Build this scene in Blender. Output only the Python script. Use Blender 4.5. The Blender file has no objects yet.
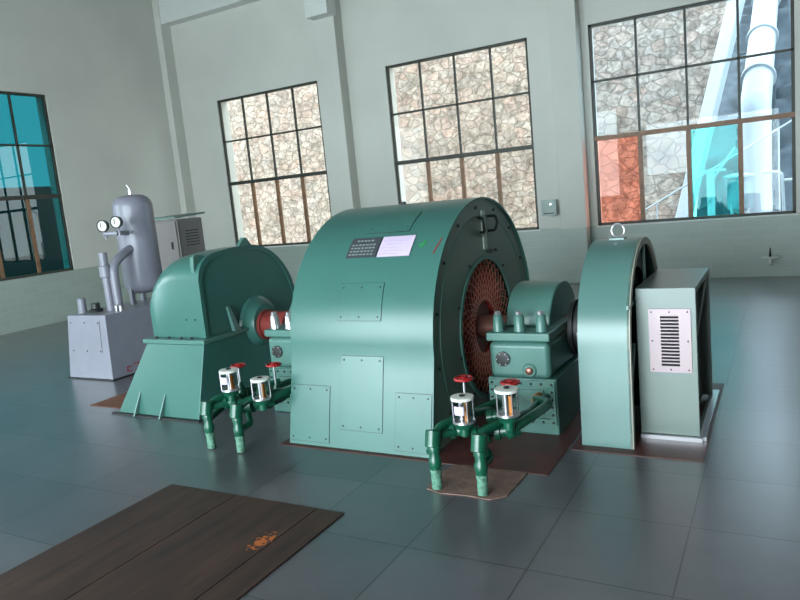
import bpy, bmesh, math, random
from mathutils import Vector, Matrix, noise
random.seed(7)
S = bpy.context.scene
COL = S.collection
PI = math.pi

# ------------------------------------------------------------------ camera
def rot(yaw, pitch, roll):
    f = Vector((math.sin(yaw)*math.cos(pitch), math.cos(yaw)*math.cos(pitch), math.sin(pitch)))
    r = f.cross(Vector((0, 0, 1))).normalized(); u = r.cross(f)
    return r*math.cos(roll)+u*math.sin(roll), -r*math.sin(roll)+u*math.cos(roll), f
r_, u_, f_ = rot(-0.5156, -0.148, -0.0961)
cam = bpy.data.objects.new('camera', bpy.data.cameras.new('camera')); COL.objects.link(cam)
CAM = Vector((1.5996, -2.6528, 1.6588))
m = Matrix((r_, u_, -f_)).transposed().to_4x4(); m.translation = CAM
cam.matrix_world = m
cam.data.sensor_width = 36; cam.data.lens = 689.16*36/800; cam.data.clip_end = 300
S.camera = cam

# ------------------------------------------------------------------ world, sun, daylight, exposure
w = bpy.data.worlds.new('world'); S.world = w; w.use_nodes = True
bg = w.node_tree.nodes['Background']
bg.inputs[0].default_value = (0.86, 0.96, 1.0, 1); bg.inputs[1].default_value = 4.2
sun = bpy.data.objects.new('sun', bpy.data.lights.new('sun', 'SUN')); COL.objects.link(sun)
sun.data.energy = 6.0; sun.data.angle = math.radians(3); sun.data.color = (1, .95, .87)
sun.rotation_euler = Vector((-0.25, -0.62, 1.0)).to_track_quat('Z', 'Y').to_euler()
def rect_light(name, loc, aim, w_, h_, e, col=(.76, .94, 1.0)):
    l = bpy.data.lights.new(name, 'AREA'); l.shape = 'RECTANGLE'; l.size = w_; l.size_y = h_; l.energy = e; l.color = col
    o = bpy.data.objects.new(name, l); COL.objects.link(o); o.location = loc
    o.rotation_euler = (-Vector(aim)).to_track_quat('Z', 'Y').to_euler(); return o
# daylight through the wall behind the camera, plus an added fill lamp at left
rect_light('daylight_front', (-5.2, -6.52, 2.5), (0, 1, 0), 3.0, 3.1, 290)
rect_light('added_fill_left', (-9.97, -1.9, 2.5), (1, 0, 0), 2.7, 3.1, 110, (.62, .92, 1.0))  # fill lamp added at an unseen left opening to brighten the turbine
rect_light('daylight_door', (-0.6, -6.52, 1.7), (0, 1, 0), 4.2, 3.3, 470)
S.view_settings.view_transform = 'Standard'; S.view_settings.look = 'None'
S.view_settings.exposure = 0.66; S.view_settings.gamma = 1; S.view_settings.use_curve_mapping = False
S.cycles.max_bounces = 10; S.cycles.diffuse_bounces = 6; S.cycles.transparent_max_bounces = 12
S.cycles.sample_clamp_indirect = 6; S.cycles.use_denoising = True

# ------------------------------------------------------------------ materials
def lin(c):
    return tuple(((x/255)/12.92 if x/255 <= .04045 else ((x/255+.055)/1.055)**2.4) for x in c)
def mat(name, rgb, rough=.5, metal=0, spec=.5, var=.12, scale=6, bump=0, bscale=40, coat=0):
    M = bpy.data.materials.new(name); M.use_nodes = True; nt = M.node_tree; b = nt.nodes['Principled BSDF']
    c = lin(rgb); b.inputs['Roughness'].default_value = rough; b.inputs['Metallic'].default_value = metal
    b.inputs['Specular IOR Level'].default_value = spec; b.inputs['Coat Weight'].default_value = coat
    tc = nt.nodes.new('ShaderNodeTexCoord'); n = nt.nodes.new('ShaderNodeTexNoise'); n.inputs['Scale'].default_value = scale
    n.inputs['Detail'].default_value = 5; nt.links.new(tc.outputs['Object'], n.inputs['Vector'])
    r = nt.nodes.new('ShaderNodeValToRGB'); r.color_ramp.elements[0].position = .3; r.color_ramp.elements[1].position = .7
    r.color_ramp.elements[0].color = (*[x*(1-var) for x in c], 1); r.color_ramp.elements[1].color = (*[min(1, x*(1+var)) for x in c], 1)
    nt.links.new(n.outputs['Fac'], r.inputs['Fac']); nt.links.new(r.outputs['Color'], b.inputs['Base Color'])
    if bump:
        n2 = nt.nodes.new('ShaderNodeTexNoise'); n2.inputs['Scale'].default_value = bscale; nt.links.new(tc.outputs['Object'], n2.inputs['Vector'])
        bp = nt.nodes.new('ShaderNodeBump'); bp.inputs['Strength'].default_value = bump; bp.inputs['Distance'].default_value = .01
        nt.links.new(n2.outputs['Fac'], bp.inputs['Height']); nt.links.new(bp.outputs['Normal'], b.inputs['Normal'])
    return M
def glass(name, tint, refl=.22):
    M = bpy.data.materials.new(name); M.use_nodes = True; nt = M.node_tree; nt.nodes.clear()
    o = nt.nodes.new('ShaderNodeOutputMaterial'); mx = nt.nodes.new('ShaderNodeMixShader')
    t = nt.nodes.new('ShaderNodeBsdfTransparent'); t.inputs[0].default_value = (*tint, 1)
    g = nt.nodes.new('ShaderNodeBsdfGlossy'); g.inputs['Roughness'].default_value = .01; g.inputs[0].default_value = (refl, refl, refl, 1)
    lw = nt.nodes.new('ShaderNodeLayerWeight'); lw.inputs[0].default_value = .5
    pw = nt.nodes.new('ShaderNodeMath'); pw.operation = 'POWER'; pw.inputs[1].default_value = 4; nt.links.new(lw.outputs['Facing'], pw.inputs[0])
    fr = nt.nodes.new('ShaderNodeMath'); fr.operation = 'MULTIPLY_ADD'; fr.inputs[1].default_value = .6; fr.inputs[2].default_value = .04; nt.links.new(pw.outputs[0], fr.inputs[0])
    nt.links.new(fr.outputs[0], mx.inputs[0]); nt.links.new(t.outputs[0], mx.inputs[1]); nt.links.new(g.outputs[0], mx.inputs[2])
    nt.links.new(mx.outputs[0], o.inputs[0]); return M

GREEN = mat('green_paint', (56, 100, 92), .30, var=.05, scale=3, bump=.04, bscale=8)
GREEN2 = mat('pale_green_paint', (74, 112, 103), .34, var=.05, scale=3)
GREY_GREEN = mat('paled_grey_green', (82, 116, 110), .30, var=.03, scale=3)  # machine green paled; the guard's whitish reflection is put into the colour
ENDP = mat('grey_lit_end_plate', (98, 112, 102), .34, var=.08, scale=2)  # greyish reflection on the right end plate put into its colour
BOX_GREY = mat('pale_cabinet_paint', (112, 124, 118), .32, var=.03, scale=3)
PIPE = mat('pipe_green_paint', (16, 76, 56), .28, var=.2, scale=14)
PIPE_WORN = mat('worn_pipe_paint', (86, 128, 108), .5, var=.6, scale=45)
GREY = mat('grey_paint', (126, 124, 136), .35, var=.05)
GREY_D = mat('grey_cabinet_paint', (120, 112, 110), .42, var=.05)
DARK = mat('dark_iron', (24, 26, 26), .5, var=.3)
BLACK = mat('black_gap', (10, 10, 10), .8)
RED = mat('red_paint', (150, 22, 24), .35)
DRED = mat('dark_red_shaft_paint', (120, 48, 44), .35, var=.25, scale=12)
COIL = mat('winding_red', (160, 42, 36), .55, var=.5, scale=25)
WIRE = mat('guard_wire', (205, 128, 108), .4, metal=.2)
STEEL = mat('bright_steel', (200, 196, 200), .28, metal=.85, var=.05)
VENTM = mat('brushed_vent_plate', (164, 144, 148), .40, metal=.2, var=.04, scale=2)
COPPER = mat('shaft_steel', (150, 104, 92), .3, metal=.7, var=.2)
BRASS = mat('brass', (170, 100, 40), .35, metal=.6)
WHITE = mat('white_enamel', (214, 212, 204), .4, var=.05)
PAPER = mat('lilac_paper', (196, 176, 200), .6, var=.03)
PLATE = mat('nameplate_grey', (70, 74, 78), .4, metal=.3, var=.1)
INK = mat('faint_ink', (176, 160, 190), .7)
INK2 = mat('plate_lettering', (120, 128, 124), .6)
GMARK = mat('green_mark', (30, 130, 60), .6)
FRAME = mat('dark_window_steel', (50, 50, 42), .5, var=.2)
FRAMEB = mat('brown_window_wood', (128, 92, 66), .5, var=.2, scale=10)
WHITEP = mat('white_plaster', (206, 208, 204), .7, var=.02)
PIPEO = mat('silver_penstock_paint', (140, 147, 152), .45, var=.06)
CONC = mat('pale_concrete', (165, 164, 158), .8, var=.1, scale=3)
PATCH = mat('pinkish_concrete', (112, 86, 76), .8, var=.3, scale=12, bump=.3)
PITRED = mat('oxide_red_floor', (76, 38, 34), .45, var=.35, scale=7, bump=.1)
RUSTB = mat('rusty_brown_plate', (108, 66, 44), .7, var=.3)
SLATE = mat('slate_slope', (56, 64, 70), .8, var=.4, scale=2.5, bump=.6, bscale=6)
CLEAR = glass('clear_glass', (.94, .97, .97))
CLEARJ = glass('jar_glass', (.90, .92, .92))
TEAL = glass('teal_glass', (.045, .215, .235), 1.0)
CYAN = glass('cyan_glass', (.38, .92, .95))
HAZY = glass('bluish_glass', (.84, .93, .99))
RED_PANE = glass('red_pane', (.97, .66, .60))  # red seen at one pane, put into its tint

def nodes_of(name):
    M = bpy.data.materials.new(name); M.use_nodes = True
    return M, M.node_tree, M.node_tree.nodes['Principled BSDF']
def floor_mat():
    M, nt, b = nodes_of('floor_tiles'); N = nt.nodes.new; L = nt.links.new
    g = N('ShaderNodeNewGeometry'); br = N('ShaderNodeTexBrick'); L(g.outputs['Position'], br.inputs['Vector'])
    br.offset = 0; br.squash = 1
    for k, v in (('Scale', 1), ('Mortar Size', .0045), ('Mortar Smooth', .2), ('Brick Width', .6), ('Row Height', .6), ('Bias', 0)): br.inputs[k].default_value = v
    br.inputs['Color1'].default_value = (*lin((88, 85, 90)), 1); br.inputs['Color2'].default_value = (*lin((76, 74, 79)), 1)
    br.inputs['Mortar'].default_value = (*lin((44, 46, 46)), 1)
    n = N('ShaderNodeTexNoise'); n.inputs['Scale'].default_value = 1.6; n.inputs['Detail'].default_value = 8; n.inputs['Roughness'].default_value = .62
    L(g.outputs['Position'], n.inputs['Vector'])
    r = N('ShaderNodeValToRGB'); r.color_ramp.elements[0].position = .3; r.color_ramp.elements[0].color = (.68, .70, .70, 1)
    r.color_ramp.elements[1].position = .7; r.color_ramp.elements[1].color = (1.12, 1.1, 1.1, 1); L(n.outputs['Fac'], r.inputs[0])
    mx = N('ShaderNodeMix'); mx.data_type = 'RGBA'; mx.blend_type = 'MULTIPLY'; mx.inputs[0].default_value = 1
    L(br.outputs['Color'], mx.inputs[6]); L(r.outputs[0], mx.inputs[7]); L(mx.outputs[2], b.inputs['Base Color'])
    r2 = N('ShaderNodeMapRange'); r2.inputs[3].default_value = .28; r2.inputs[4].default_value = .40; L(n.outputs['Fac'], r2.inputs[0]); L(r2.outputs[0], b.inputs['Roughness'])
    b.inputs['Specular IOR Level'].default_value = .8; b.inputs['Coat Weight'].default_value = .6; b.inputs['Coat Roughness'].default_value = .26; b.inputs['Coat IOR'].default_value = 1.7
    bp = N('ShaderNodeBump'); bp.inputs['Strength'].default_value = .3; bp.inputs['Distance'].default_value = .002; bp.invert = True
    L(br.outputs['Fac'], bp.inputs['Height']); L(bp.outputs[0], b.inputs['Normal'])
    return M
def wall_mat():
    M, nt, b = nodes_of('plaster_with_tiled_dado'); N = nt.nodes.new; L = nt.links.new
    g = N('ShaderNodeNewGeometry'); sp = N('ShaderNodeSeparateXYZ'); L(g.outputs['Position'], sp.inputs[0])
    ad = N('ShaderNodeMath'); ad.operation = 'ADD'; L(sp.outputs[0], ad.inputs[0]); L(sp.outputs[1], ad.inputs[1])
    cb = N('ShaderNodeCombineXYZ'); L(ad.outputs[0], cb.inputs[0]); L(sp.outputs[2], cb.inputs[1])
    br = N('ShaderNodeTexBrick'); L(cb.outputs[0], br.inputs['Vector'])
    for k, v in (('Scale', 1), ('Mortar Size', .004), ('Brick Width', .3), ('Row Height', .12)): br.inputs[k].default_value = v
    br.inputs['Color1'].default_value = (*lin((160, 170, 161)), 1); br.inputs['Color2'].default_value = (*lin((154, 164, 156)), 1)
    br.inputs['Mortar'].default_value = (*lin((166, 175, 166)), 1)
    n = N('ShaderNodeTexNoise'); n.inputs['Scale'].default_value = .8; n.inputs['Detail'].default_value = 6; L(g.outputs['Position'], n.inputs['Vector'])
    r = N('ShaderNodeValToRGB'); r.color_ramp.elements[0].position = .3; r.color_ramp.elements[0].color = (*lin((192, 191, 184)), 1)
    r.color_ramp.elements[1].position = .7; r.color_ramp.elements[1].color = (*lin((202, 201, 193)), 1); L(n.outputs['Fac'], r.inputs[0])
    gt = N('ShaderNodeMath'); gt.operation = 'GREATER_THAN'; gt.inputs[1].default_value = .90; L(sp.outputs[2], gt.inputs[0])
    mx = N('ShaderNodeMix'); mx.data_type = 'RGBA'; L(gt.outputs[0], mx.inputs[0]); L(br.outputs[0], mx.inputs[6]); L(r.outputs[0], mx.inputs[7])
    L(mx.outputs[2], b.inputs['Base Color'])
    mr = N('ShaderNodeMapRange'); mr.inputs[3].default_value = .38; mr.inputs[4].default_value = .65; L(gt.outputs[0], mr.inputs[0]); L(mr.outputs[0], b.inputs['Roughness'])
    return M
def stone_mat(name, scale, tones, mortar):
    M, nt, b = nodes_of(name); N = nt.nodes.new; L = nt.links.new
    g = N('ShaderNodeNewGeometry'); n0 = N('ShaderNodeTexNoise'); n0.inputs['Scale'].default_value = 2.2; n0.inputs['Detail'].default_value = 8; n0.inputs['Roughness'].default_value = .75; L(g.outputs['Position'], n0.inputs['Vector'])
    ms = N('ShaderNodeVectorMath'); ms.operation = 'MULTIPLY_ADD'; L(n0.outputs['Color'], ms.inputs[0]); ms.inputs[1].default_value = (.22, .22, .22); sq = N('ShaderNodeVectorMath'); sq.operation = 'MULTIPLY'; sq.inputs[1].default_value = (.8, .8, 1.15); L(g.outputs['Position'], sq.inputs[0]); L(sq.outputs[0], ms.inputs[2])
    v1 = N('ShaderNodeTexVoronoi'); v1.inputs['Scale'].default_value = scale; L(ms.outputs[0], v1.inputs['Vector'])
    v2 = N('ShaderNodeTexVoronoi'); v2.feature = 'DISTANCE_TO_EDGE'; v2.inputs['Scale'].default_value = scale; L(ms.outputs[0], v2.inputs['Vector'])
    sp = N('ShaderNodeSeparateColor'); L(v1.outputs['Color'], sp.inputs[0])
    r = N('ShaderNodeValToRGB'); el = r.color_ramp.elements; el[0].color = (*lin(tones[0]), 1); el[1].color = (*lin(tones[-1]), 1)
    for i, t in enumerate(tones[1:-1]): e = el.new((i+1)/(len(tones)-1)); e.color = (*lin(t), 1)
    L(sp.outputs[0], r.inputs[0])
    n = N('ShaderNodeTexNoise'); n.inputs['Scale'].default_value = 6.5; n.inputs['Detail'].default_value = 12; n.inputs['Roughness'].default_value = .82; L(g.outputs['Position'], n.inputs['Vector'])
    rr = N('ShaderNodeValToRGB'); rr.color_ramp.elements[0].position = .38; rr.color_ramp.elements[0].color = (.30, .28, .26, 1); rr.color_ramp.elements[1].position = .62; rr.color_ramp.elements[1].color = (1.25, 1.25, 1.25, 1); L(n.outputs['Fac'], rr.inputs[0])
    mu = N('ShaderNodeMix'); mu.data_type = 'RGBA'; mu.blend_type = 'MULTIPLY'; mu.inputs[0].default_value = 1; L(r.outputs[0], mu.inputs[6]); L(rr.outputs[0], mu.inputs[7])
    e = N('ShaderNodeMapRange'); e.inputs[1].default_value = -.03; e.inputs[2].default_value = .06; L(v2.outputs['Distance'], e.inputs[0])
    mx = N('ShaderNodeMix'); mx.data_type = 'RGBA'; L(e.outputs[0], mx.inputs[0]); mx.inputs[6].default_value = (*lin(mortar), 1); L(mu.outputs[2], mx.inputs[7])
    L(mx.outputs[2], b.inputs['Base Color']); b.inputs['Roughness'].default_value = .85
    hh = N('ShaderNodeMath'); hh.operation = 'ADD'; L(e.outputs[0], hh.inputs[0]); L(n.outputs['Fac'], hh.inputs[1])
    bp = N('ShaderNodeBump'); bp.inputs['Strength'].default_value = .8; bp.inputs['Distance'].default_value = .05; L(hh.outputs[0], bp.inputs['Height']); L(bp.outputs[0], b.inputs['Normal'])
    return M
def rust_mat(name, mark=None):
    M, nt, b = nodes_of(name); N = nt.nodes.new; L = nt.links.new
    g = N('ShaderNodeNewGeometry'); mp = N('ShaderNodeMapping'); mp.inputs['Scale'].default_value = (14, 1.5, 1); L(g.outputs['Position'], mp.inputs[0])
    n = N('ShaderNodeTexNoise'); n.inputs['Scale'].default_value = 1; n.inputs['Detail'].default_value = 9; n.inputs['Roughness'].default_value = .7; L(mp.outputs[0], n.inputs['Vector'])
    r = N('ShaderNodeValToRGB'); el = r.color_ramp.elements; el[0].position = .3; el[0].color = (*lin((36, 25, 22)), 1); el[1].position = .75; el[1].color = (*lin((78, 52, 42)), 1)
    L(n.outputs['Fac'], r.inputs[0]); col = r.outputs[0]
    if mark:
        sb = N('ShaderNodeVectorMath'); sb.operation = 'SUBTRACT'; L(g.outputs['Position'], sb.inputs[0]); sb.inputs[1].default_value = mark
        sc = N('ShaderNodeVectorMath'); sc.operation = 'MULTIPLY'; L(sb.outputs[0], sc.inputs[0]); sc.inputs[1].default_value = (19, 11, 0)
        le = N('ShaderNodeVectorMath'); le.operation = 'LENGTH'; L(sc.outputs[0], le.inputs[0])
        n3 = N('ShaderNodeTexNoise'); n3.inputs['Scale'].default_value = 38; n3.inputs['Detail'].default_value = 4; L(g.outputs['Position'], n3.inputs['Vector'])
        a = N('ShaderNodeMath'); a.operation = 'MULTIPLY_ADD'; L(n3.outputs['Fac'], a.inputs[0]); a.inputs[1].default_value = 3.4; a.inputs[2].default_value = -1.0
        lt = N('ShaderNodeMath'); lt.operation = 'LESS_THAN'; L(le.outputs['Value'], lt.inputs[0]); L(a.outputs[0], lt.inputs[1])
        mx = N('ShaderNodeMix'); mx.data_type = 'RGBA'; L(lt.outputs[0], mx.inputs[0]); L(col, mx.inputs[6]); mx.inputs[7].default_value = (*lin((176, 92, 36)), 1); col = mx.outputs[2]
    L(col, b.inputs['Base Color']); b.inputs['Roughness'].default_value = .55; b.inputs['Metallic'].default_value = .15
    bp = N('ShaderNodeBump'); bp.inputs['Strength'].default_value = .25; bp.inputs['Distance'].default_value = .004; L(n.outputs['Fac'], bp.inputs['Height']); L(bp.outputs[0], b.inputs['Normal'])
    return M
FLOOR = floor_mat(); WALL = wall_mat()
STONE = stone_mat('masonry', 4.2, [(134, 121, 112), (143, 134, 125), (132, 124, 118), (143, 125, 115), (138, 131, 125)], (118, 107, 96))

# ------------------------------------------------------------------ mesh builder
class MB:
    def __init__(s): s.bm = bmesh.new()
    def box(s, x0, x1, y0, y1, z0, z1):
        v = [s.bm.verts.new(p) for p in ((x0,y0,z0),(x1,y0,z0),(x1,y1,z0),(x0,y1,z0),(x0,y0,z1),(x1,y0,z1),(x1,y1,z1),(x0,y1,z1))]
        for f in ((0,3,2,1),(4,5,6,7),(0,1,5,4),(1,2,6,5),(2,3,7,6),(3,0,4,7)): s.bm.faces.new([v[i] for i in f])
        return s
    def hexa(s, b, t):
        v = [s.bm.verts.new(p) for p in list(b)+list(t)]
        for f in ((0,3,2,1),(4,5,6,7),(0,1,5,4),(1,2,6,5),(2,3,7,6),(3,0,4,7)): s.bm.faces.new([v[i] for i in f])
        return s
    def prism(s, prof, x0, x1):          # closed outline of (y,z), swept along x
        a = [s.bm.verts.new((x0, y, z)) for y, z in prof]; b = [s.bm.verts.new((x1, y, z)) for y, z in prof]
        n = len(prof)
        for i in range(n): s.bm.faces.new((a[i], b[i], b[(i+1) % n], a[(i+1) % n]))
        s.bm.faces.new(a[::-1]); s.bm.faces.new(b); return s
    def ringprism(s, outer, inner, x0, x1):   # same vertex count
        n = len(outer); V = [[s.bm.verts.new((x, y, z)) for y, z in q] for x in (x0, x1) for q in (outer, inner)]
        oa, ia, ob, ib = V
        for i in range(n):
            j = (i+1) % n
            s.bm.faces.new((oa[i], ob[i], ob[j], oa[j])); s.bm.faces.new((ia[j], ib[j], ib[i], ia[i]))
            s.bm.faces.new((oa[j], ia[j], ia[i], oa[i])); s.bm.faces.new((ob[i], ib[i], ib[j], ob[j]))
        return s
    def lathe(s, prof, c, axis, seg=32, cap=True):   # prof: (distance along axis, radius)
        ax = Vector(axis).normalized(); u = ax.orthogonal().normalized(); v = ax.cross(u); c = Vector(c); R = []
        for d, r in prof:
            R.append([s.bm.verts.new(c+ax*d+(u*math.cos(2*PI*k/seg)+v*math.sin(2*PI*k/seg))*max(r, 1e-4)) for k in range(seg)])
        for a, b in zip(R, R[1:]):
            for k in range(seg): s.bm.faces.new((a[k], a[(k+1) % seg], b[(k+1) % seg], b[k]))
        if cap: s.bm.faces.new(R[0][::-1]); s.bm.faces.new(R[-1])
        return s
    def cyl(s, p0, p1, r0, r1=None, seg=20):
        p0, p1 = Vector(p0), Vector(p1)
        return s.lathe([(0, r0), ((p1-p0).length, r0 if r1 is None else r1)], p0, p1-p0, seg)
    def tube(s, pts, r, seg=12, fillet=0):
        P = [Vector(p) for p in pts]
        if fillet:
            Q = [P[0]]
            for a, b, c in zip(P, P[1:], P[2:]):
                d1 = (a-b).normalized(); d2 = (c-b).normalized(); f = min(fillet, (a-b).length*.49, (c-b).length*.49)
                s0, s1 = b+d1*f, b+d2*f
                for k in range(6): t = k/5; Q.append(s0*(1-t)**2+b*2*t*(1-t)+s1*t*t)
            Q.append(P[-1]); P = Q
        rings = []; prev = None
        for i, p in enumerate(P):
            t = (P[min(i+1, len(P)-1)]-P[max(i-1, 0)]).normalized()
            n = t.orthogonal().normalized() if prev is None else (prev-t*prev.dot(t)).normalized()
            prev = n; b = t.cross(n)
            rings.append([s.bm.verts.new(p+(n*math.cos(2*PI*k/seg)+b*math.sin(2*PI*k/seg))*r) for k in range(seg)])
        for a, b in zip(rings, rings[1:]):
            for k in range(seg): s.bm.faces.new((a[k], a[(k+1) % seg], b[(k+1) % seg], b[k]))
        s.bm.faces.new(rings[0][::-1]); s.bm.faces.new(rings[-1]); return s
    def ring(s, c, axis, R, r, seg=32):
        ax = Vector(axis).normalized(); u = ax.orthogonal().normalized(); v = ax.cross(u); c = Vector(c); G = []
        for i in range(seg):
            a = 2*PI*i/seg; d = u*math.cos(a)+v*math.sin(a)
            G.append([s.bm.verts.new(c+d*(R+r*math.cos(2*PI*k/8))+ax*r*math.sin(2*PI*k/8)) for k in range(8)])
        for i in range(seg):
            a, b = G[i], G[(i+1) % seg]
            for k in range(8): s.bm.faces.new((a[k], a[(k+1) % 8], b[(k+1) % 8], b[k]))
        return s
    def bolt(s, p, axis, r=.01, h=.01):
        return s.lathe([(-.003, r), (h*.8, r), (h, r*.7)], p, axis, 6)
    def build(s, name, m, parent=None, bevel=0, smooth=True, kind=None, seg=2):
        bmesh.ops.recalc_face_normals(s.bm, faces=s.bm.faces)
        off = Vector((0, 0, 0)); q = parent
        while q is not None: off += q.location; q = q.parent
        if off.length: bmesh.ops.translate(s.bm, verts=s.bm.verts, vec=-off)
        me = bpy.data.meshes.new(name); s.bm.to_mesh(me); s.bm.free(); me.materials.append(m)
        if smooth: me.shade_smooth(); me.set_sharp_from_angle(angle=math.radians(35))
        o = bpy.data.objects.new(name, me); COL.objects.link(o); o.parent = parent
        if bevel:
            b = o.modifiers.new('bevel', 'BEVEL'); b.width = bevel; b.segments = seg; b.limit_method = 'ANGLE'; b.angle_limit = math.radians(40); b.harden_normals = True
        if kind: o['kind'] = kind
        return o
def build_each(mb, name, m, parent):       # one object per separate piece
    bm = mb.bm; bm.verts.index_update(); todo = set(bm.verts)
    while todo:
        st = [todo.pop()]; comp = set(st)
        while st:
            for e in st.pop().link_edges:
                for v in e.verts:
                    if v not in comp: comp.add(v); todo.discard(v); st.append(v)
        comp_l = sorted(comp, key=lambda v: v.index); q = MB(); mp = {v: q.bm.verts.new(v.co) for v in comp_l}
        fs = {f for v in comp_l for f in v.link_faces}
        for f in sorted(fs, key=lambda f: [v.index for v in f.verts]): q.bm.faces.new([mp[v] for v in f.verts])
        q.build(name, m, parent)
    bm.free()
def tag(o, label, cat, group=None):
    o['label'] = label; o['category'] = cat
    if group: o['group'] = group
    return o
def thing(name, loc, label, cat, group=None):
    o = bpy.data.objects.new(name, None); COL.objects.link(o); o.location = loc; o.empty_display_size = .1
    return tag(o, label, cat, group)
def copy_tree(o, parent=None):
    c = o.copy(); COL.objects.link(c); c.parent = parent
    for ch in [k for k in bpy.data.objects if k.parent == o]: copy_tree(ch, c)
    return c

# ------------------------------------------------------------------ room
XL, YB, XR, YF, ZC = -9.95, 8.67, 13.0, -6.5, 6.4
MB().box(XL-.3, XR+.3, YF-.3, YB, -.2, 0).build('floor', FLOOR, kind='structure')
MB().box(XL-.3, XR+.3, YF-.3, YB+.3, ZC, ZC+.25)  .build('ceiling', mat('grey_ceiling', (120, 122, 120), .8), kind='structure')
WZ = (4.005, 3.147, 2.269, 0.891)
def wall(name, axis, lo, hi, p0, p1, opens, m=WALL):
    mb = MB(); A = sorted({lo, hi, *[o[0] for o in opens], *[o[1] for o in opens]}); Z = sorted({0, ZC, *[o[2] for o in opens], *[o[3] for o in opens]})
    for a0, a1 in zip(A, A[1:]):
        for z0, z1 in zip(Z, Z[1:]):
            ca, cz = (a0+a1)/2, (z0+z1)/2
            if any(o[0] < ca < o[1] and o[2] < cz < o[3] for o in opens): continue
            if axis == 'x': mb.box(a0, a1, p0, p1, z0, z1)
            else: mb.box(p0, p1, a0, a1, z0, z1)
    bmesh.ops.remove_doubles(mb.bm, verts=mb.bm.verts, dist=1e-5)
    # drop the inner faces shared by two boxes
    seen = {}
    for f in mb.bm.faces: seen.setdefault(frozenset(v.index for v in f.verts), []).append(f)
    mb.bm.verts.index_update(); seen = {}
    for f in mb.bm.faces: seen.setdefault(frozenset(v.index for v in f.verts), []).append(f)
    bmesh.ops.delete(mb.bm, geom=[f for l in seen.values() if len(l) > 1 for f in l], context='FACES')
    return mb.build(name, m, smooth=False, kind='structure')
wins = [(-8.756, -6.173), (-4.663, -2.003), (-1.023, 1.754)]
wall('wall_back', 'x', XL-.3, XR+.3, YB, YB+.32, [(a, b, WZ[3], WZ[0]) for a, b in wins])
wall('wall_left', 'y', YF, YB, XL-.3, XL, [(2.92, 5.60, WZ[3], 4.07), (-3.25, -.55, .95, 4.05)])  # second opening is unseen, added for the left fill lamp
wall('wall_right', 'y', YF, YB, XR, XR+.3, [])
wall('wall_front', 'x', XL-.3, XR+.3, YF-.3, YF, [(-6.7, -3.7, .95, 4.05), (-2.7, 1.5, 0, 3.4)])
# piers, ring beam, beam end
def pier(n, x0, x1, y0): MB().box(x0, x1, y0, YB+.001, 0, ZC).build('trim_%d' % n, WALL, kind='structure', bevel=.012)
pier(1, XL, -9.78, 8.40); pier(2, -5.95, -5.48, 8.40); pier(3, -1.56, -1.14, 8.40)
MB().box(XL, XR, 8.42, YB+.001, 5.70, ZC).build('trim_4', WHITEP, kind='structure')
MB().box(-5.92, -5.44, 8.15, 8.45, 5.0, ZC).build('trim_5', WHITEP, kind='structure', bevel=.01)
# steel windows
def window(n, P, w0, w1, zs, cols, mats, flip=False, lower=FRAMEB):
    """P(a, d, z): along the wall, depth, height"""
    e = bpy.data.objects.new('window_%d' % n, None); COL.objects.link(e); e['kind'] = 'structure'; e.location = P((w0+w1)/2, .05, zs[3])
    def bar(mb, a0, a1, z0, z1, d0=.03, d1=.075):
        p, q = P(a0, d0, z0), P(a1, d1, z1)
        mb.box(min(p[0], q[0]), max(p[0], q[0]), min(p[1], q[1]), max(p[1], q[1]), z0, z1)
    t = .022
    mb = MB()
    bar(mb, w0, w0+.045, zs[3], zs[0]); bar(mb, w1-.045, w1, zs[3], zs[0]); bar(mb, w0, w1, zs[0]-.04, zs[0]); bar(mb, w0, w1, zs[3], zs[3]+.045)
    mb.build('window_frame', FRAME, e, bevel=.004)
    mb = MB(); bar(mb, w0, w1, zs[2]-.035, zs[2]+.035, .02, .085); mb.build('transom', FRAMEB if n == 3 else FRAME, e, bevel=.004)
    mb = MB(); bar(mb, w0, w1, zs[1]-t/1.3, zs[1]+t/1.3); mb.build('glazing_bar', FRAME, e, bevel=.004)
    for c in cols[1:-1]:
        mb = MB(); bar(mb, c-t/1.3, c+t/1.3, zs[2]+.035, zs[0]-.04); mb.build('glazing_bar', FRAME, e, bevel=.004)
        mb = MB(); bar(mb, c-.033, c+.033, zs[3]+.045, zs[2]-.035, .025, .08); mb.build('casement_stile', lower, e, bevel=.004)
    for r in range(3):
        for k in range(4):
            mb = MB(); bar(mb, cols[k]+.004, cols[k+1]-.004, zs[r+1]+.004, zs[r]-.004, .050, .055)
            o = mb.build('pane', mats.get((k, r), mats['d']), e, smooth=False)
            if (k, r) in mats: o['label'] = mats[(k, r, 'l')]
    return e
def lerp4(a, b): return [a+(b-a)*i/4 for i in range(5)]
back = lambda a, d, z: (a, YB+d, z)
left = lambda a, d, z: (XL-d, a, z)
window(1, back, *wins[0], WZ, lerp4(*wins[0]), {'d': CLEAR})
window(2, back, *wins[1], WZ, lerp4(*wins[1]), {'d': CLEAR})
window(3, back, *wins[2], WZ, lerp4(*wins[2]), {'d': HAZY, (0, 2): RED_PANE, (0, 2, 'l'): 'pane coloured red', (2, 2): CYAN, (2, 2, 'l'): 'bright cyan tinted glass pane'})
window(4, left, 2.92, 5.60, (4.07, 3.17, 2.27, .891), lerp4(2.92, 5.60), {'d': TEAL})
# pale sill strips
for n, (a, b) in enumerate(wins): MB().box(a-.03, b+.03, YB-.03, YB+.30, .868, .893).build('trim_%d' % (6+n), WHITEP, kind='structure', bevel=.005)

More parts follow.
